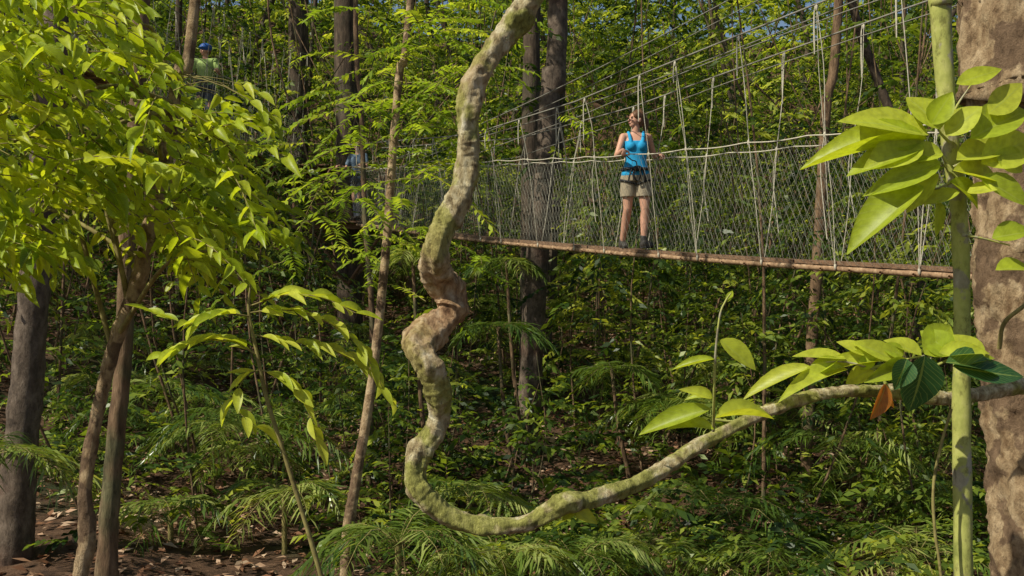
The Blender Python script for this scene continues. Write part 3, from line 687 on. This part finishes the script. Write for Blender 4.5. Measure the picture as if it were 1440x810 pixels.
def person(name, loc, yaw, J, cols, female=True, helmet=None, harness=True):
    root = empty(name); root.location = loc; root.rotation_euler[2] = yaw
    skin, top, bott, shoe, hair = cols
    B = []
    rings = [(0, .01, .82, .14, .10), (0, .01, .90, .160, .112), (0, .005, .98, .130, .095), (0, 0, 1.06, .112, .084), (0, 0, 1.14, .118, .088), (0, 0, 1.22, .132, .094), (0, .005, 1.28, .138, .088), (0, .01, 1.33, .13, .07), (0, .012, 1.37, .085, .052), (0, .012, 1.40, .05, .045)]
    if not female: rings = [(a, b, c, d*(1.0 if c < 1 else 1.16), e*1.05) for a, b, c, d, e in rings]
    B.append(('l', rings))
    sh = .155 if female else .19
    B += [('c', (-sh+.02, .01, 1.335), .048, (sh-.02, .01, 1.335), .048)]
    if female: B += [('e', (-.062, -.075, 1.215), (.052, .045, .052)), ('e', (.062, -.075, 1.215), (.052, .045, .052))]
    B += [('c', (0, .015, 1.35), .052, (0, 0, 1.46), .046)]
    for side in ('l', 'r'):
        a = J[side]
        s, e, w = [Vector(v) for v in a[:3]]
        B += chain([s, s.lerp(e, .35), e], [.047, .042, .034]); B += chain([e, e.lerp(w, .3), w], [.034, .035, .023])
        rope = Vector(a[3]); ax = Vector(a[4]).normalized(); out = Vector(a[5]); out = (out-ax*out.dot(ax)).normalized(); upv = ax.cross(out)
        if upv.z < 0: upv = -upv
        pc = rope+upv*.024-out*.012
        for o in (-.028, -.009, .009, .028):
            B += chain([w.lerp(pc, .15)+ax*o*.4, pc+ax*o, rope+upv*.024+out*.012+ax*o], [.017, .014, .0105])
        for o, ln in ((-.032, 200), (-.011, 225), (.011, 215), (.032, 185)):
            pts = []
            for th in np.linspace(60, 60-ln, 5):
                t = math.radians(th); pts.append(rope+ax*o*1.05+out*(.024*math.cos(t))+upv*(.024*math.sin(t)))
            B += chain(pts, [.0095, .009, .0085, .008, .0075])
        B += chain([pc-out*.01+ax*(a[6]*.03), rope-out*.026+ax*(a[6]*.045)+upv*.005, rope-out*.022+ax*(a[6]*.055)-upv*.014, rope-out*.004+ax*(a[6]*.055)-upv*.024], [.013, .011, .0095, .008])
    for hip, knee, ank, toe in J['legs']:
        hip, knee, ank, toe = map(Vector, (hip, knee, ank, toe))
        B += chain([hip, hip.lerp(knee, .5), knee], [.088, .07, .052]); B += chain([knee, knee.lerp(ank, .3)+Vector((0, .015, 0)), knee.lerp(ank, .65), ank], [.050, .054, .042, .034])
    RH = Matrix.Translation((0, 0, 1.47)) @ Matrix.Rotation(J['head'], 4, 'Z') @ Matrix.Rotation(J.get('pitch', 0), 4, 'X') @ Matrix.Translation((0, 0, -1.47))
    R3 = RH.to_3x3().to_4x4()
    def hp(c): return tuple(RH @ Vector(c))
    def HE(c, r): return ('e', hp(c), r, R3)
    B += [HE((0, .012, 1.565), (.072, .09, .088)), HE((0, -.028, 1.525), (.056, .058, .075)), HE((0, -.045, 1.475), (.036, .038, .034)), HE((0, -.062, 1.457), (.018, .018, .014)),
          ('c', hp((0, -.083, 1.545)), .009, hp((0, -.103, 1.517)), .0125), HE((0, -.083, 1.487), (.022, .010, .010)), HE((.026, -.07, 1.512), (.02, .016, .018)), HE((-.026, -.07, 1.512), (.02, .016, .018)),
          HE((0, -.078, 1.562), (.045, .012, .010)), HE((.072, .01, 1.53), (.010, .02, .030)), HE((-.072, .01, 1.53), (.010, .02, .030))]
    blob('body', B, .006, skin, root, smooth=3)
    blob('eyes', [HE((.027, -.077, 1.54), (.012, .009, .006)), HE((-.027, -.077, 1.54), (.012, .009, .006))], .003, flat(name+'_eye', (.05, .035, .025), .3), root, smooth=0)
    blob('eyebrows', [HE((.028, -.084, 1.556), (.018, .006, .004)), HE((-.028, -.084, 1.556), (.018, .006, .004))], .003, hair, root, smooth=0)
    blob('lips', [HE((0, -.0905, 1.486), (.02, .007, .006))], .003, flat(name+'_lip', (.42, .16, .13), .5), root, smooth=0)
    Hh = [HE((0, .022, 1.580), (.082, .094, .088)), HE((0, .055, 1.53), (.074, .058, .075)), HE((.052, -.012, 1.585), (.032, .06, .05)), HE((-.052, -.012, 1.585), (.032, .06, .05))]
    if female:
        pts = [hp((0, .10, 1.575)), hp((0, .135, 1.55)), hp((0, .142, 1.49)), hp((0, .125, 1.42)), hp((0, .115, 1.37))]
        Hh += chain(pts, [.028, .032, .030, .022, .008])
    blob('hair', Hh, .006, hair, root, smooth=2)
    if helmet:
        blob('helmet', [HE((0, .012, 1.595), (.105, .125, .085)), HE((0, -.06, 1.585), (.08, .08, .012))], .007, helmet, root, smooth=1)
    tr = [(a, b, c, d+.014, e+.014) for a, b, c, d, e in rings]
    lo = [(0, .01, .865, .172, .125)]+[r for r in tr if .88 < r[2] < 1.3]
    T = [('l', lo)]
    if female:
        T += [('e', (-.062, -.08, 1.215), (.058, .052, .058)), ('e', (.062, -.08, 1.215), (.058, .052, .058))]
        for sx in (-1, 1):
            T += chain([(sx*.07, -.095, 1.26), (sx*.082, -.06, 1.345), (sx*.088, .008, 1.388), (sx*.085, .07, 1.35), (sx*.07, .09, 1.26)], [.024, .02, .019, .022, .026])
    else:
        T += [('l', [r for r in tr if 1.2 < r[2] < 1.39]), ('c', (-sh+.02, .01, 1.335), .062, (sh-.02, .01, 1.335), .062)]
        for side in ('l', 'r'):
            s, e = Vector(J[side][0]), Vector(J[side][1]); T += chain([s, s.lerp(e, .6)], [.062, .058])
    blob('tank_top' if female else 'shirt', T, .007, top, root, smooth=3)
    P = [('l', [(0, .012, .80, .168, .122), (0, .012, .86, .172, .126), (0, .01, .90, .170, .124), (0, .01, .935, .155, .115)])]
    for hip, knee, ank, toe in J['legs']:
        hip, knee, ank = Vector(hip), Vector(knee), Vector(ank); P.append(('c', hip, .094, hip.lerp(knee, .3), .092))
        if female: e = hip.lerp(knee, .62)
        else: e = ank
        r1, r2 = (.095, .094) if female else (.095, .06)
        n_ = 8; pts = [hip.lerp(e, t/n_) for t in range(n_+1)]
        P.append(('l', [(q.x, q.y, q.z, r1+(r2-r1)*i/n_, (r1+(r2-r1)*i/n_)*1.02) for i, q in enumerate(pts)]))
    blob('shorts' if female else 'trousers', P, .007, bott, root, smooth=2)
    F = []; So = []
    for hip, knee, ank, toe in J['legs']:
        ank, toe = Vector(ank), Vector(toe); dd = (toe-ank); dd.z = 0; dd.normalize()
        heel = Vector((ank.x, ank.y, .045))-dd*.035
        F += chain([ank+Vector((0, 0, .05)), ank, heel], [.042, .043, .036]); F += chain([Vector((ank.x, ank.y, .05)), Vector((toe.x, toe.y, .04)).lerp(ank, .35), Vector((toe.x, toe.y, .036))], [.044, .040, .034])
        So += chain([Vector((heel.x, heel.y, .017)), Vector((toe.x, toe.y, .017))], [.017, .017]); 
        pr = Vector((dd.y, -dd.x, 0))
        for sx in (-1, 1): So += chain([Vector((heel.x, heel.y, .014))+pr*.02*sx, Vector((toe.x, toe.y, .014))+pr*.026*sx], [.014, .014])
    blob('boots', F, .006, shoe, root); blob('soles', So, .006, flat(name+'_sole', (.03, .03, .03)), root)
    if harness:
        hm = flat(name+'_webbing', (.02, .02, .022), .6)
        tbs = Tubes()
        th = np.linspace(0, 2*math.pi, 33)
        tbs.add(np.stack([.176*np.cos(th), .01+.13*np.sin(th), .945+0*th], -1), .018, 8)
        for hip, knee, ank, toe in J['legs']:
            c = Vector(hip).lerp(Vector(knee), .18)
            tbs.add(np.stack([c.x+.105*np.cos(th), c.y+.105*np.sin(th), c.z+.03*np.cos(th)*(1 if c.x > 0 else -1)], -1), .013, 6)
        tbs.add(cr([(-.03, -.13, .94), (-.05, -.16, .86), (.0, -.15, .80), (.04, -.16, .87), (.03, -.13, .94)], 20), .011, 6)
        for sx in (-1, 1): tbs.add(cr([(sx*.06, -.128, .94), (sx*.09, -.14, .86), (sx*.10, -.12, .80)], 10), .011, 6)
        tbs.add(cr([(0, -.13, .95), (-.02, -.17, 1.02), (-.08, -.25, 1.03), Vector(J['r'][3])+Vector((0, 0, -.01))], 20), .007, 6)
        tbs.build('climbing_harness', hm, root)
        blob('belt_pouch', [('e', (.0, -.15, .945), (.06, .03, .035))], .007, hm, root)
    return root

skin_m = flat('skin', (.56, .30, .20), .5, .06, 25); hair_m = flat('brown_hair', (.14, .07, .035), .5, .4, 90)
hr = Vector((hd1[0], hd1[1], 0))
def rail(sgn, s):
    p = Vector(lat1)*sgn*.30-Vector(hd1)*s; return Vector((p.x, p.y, 1.10-.04*s))
gr, gl = rail(-1, .22), rail(1, .10)
if gr.x > gl.x: gr, gl = gl, gr
Jw = {'r': [(-.15, .0, 1.335), (-.235, -.07, 1.10), gr+Vector((-.02, .05, .05)), gr, hr, (-1, -.3, 0), -1],
      'l': [(.15, .02, 1.335), (.235, .12, 1.12), gl+Vector((-.03, .03, .05)), gl, hr, (1, .3, 0), -1],
      'legs': [((-.085, .02, .86), (-.095, .03, .47), (-.14, .20, .085), (-.12, .05, .03)), ((.085, .0, .86), (.105, -.05, .47), (.085, -.06, .085), (.15, -.21, .03))],
      'head': math.radians(-68), 'pitch': math.radians(-6)}
person('woman', tuple(pw), 0, Jw, (skin_m, flat('blue_cotton', (.02, .32, .60), .8, .12, 60), flat('khaki_cotton', (.34, .28, .19), .85, .12, 50), flat('dark_boot', (.05, .045, .04), .6), hair_m))

def man(loc, yaw, topc, helm, face=0):
    J = {'r': [(-.18, .01, 1.34), (-.27, -.05, 1.10), (-.29, -.24, 1.14), (-.30, -.29, 1.10), (0, 1, 0), (-1, 0, 0), -1], 'l': [(.18, .01, 1.34), (.27, -.05, 1.10), (.29, -.24, 1.14), (.30, -.29, 1.10), (0, 1, 0), (1, 0, 0), -1],
         'legs': [((-.09, .02, .86), (-.09, .0, .47), (-.07, .06, .085), (-.08, -.10, .03)), ((.09, .0, .86), (.09, -.06, .47), (.07, -.06, .085), (.08, -.21, .03))], 'head': face}
    person('man', loc, yaw, J, (skin_m, topc, flat('dark_trousers', (.06, .07, .09)), flat('work_boot', (.05, .04, .03)), hair_m), female=False, helmet=helm, harness=True)
man(tuple(pm), math.radians(0), flat('yellow_green_vest', (.34, .46, .14), .8), flat('blue_helmet', (.03, .10, .35), .4), face=math.radians(-40))
man((p1c[0]-.15, p1c[1]+.3, p1c[2]+.04), math.radians(-30), flat('grey_blue_shirt', (.14, .20, .27), .8), None, face=.4)

# ---------------------------------------------------------------- light and camera
sd = Vector((-.60, -.37, .71)).normalized()
sun = bpy.data.lights.new('sun', 'SUN'); sun.energy = 5; sun.angle = math.radians(.5); sun.color = (1, .95, .80)
so = link(bpy.data.objects.new('sun', sun)); so.rotation_euler = sd.to_track_quat('Z', 'Y').to_euler(); so.location = sd*60
w = bpy.data.worlds.new('World'); scene.world = w; w.use_nodes = True; nt = w.node_tree
bg = nt.nodes.get('Background') or nt.nodes.new('ShaderNodeBackground')
sky = nt.nodes.new('ShaderNodeTexSky'); sky.sky_type = 'NISHITA'; sky.sun_disc = False
sky.sun_elevation = math.asin(sd.z); sky.sun_rotation = math.atan2(sd.x, sd.y)
nt.links.new(sky.outputs[0], bg.inputs[0]); bg.inputs[1].default_value = .085
scene.view_settings.view_transform = 'Standard'; scene.view_settings.look = 'None'; scene.view_settings.exposure = 0
cam = bpy.data.cameras.new('camera'); cam.lens = 36; cam.sensor_width = 36; cam.clip_start = .05; cam.clip_end = 600
co = link(bpy.data.objects.new('camera', cam)); co.location = (0, 0, H); co.rotation_euler = (math.radians(90), 0, 0)
scene.camera = co
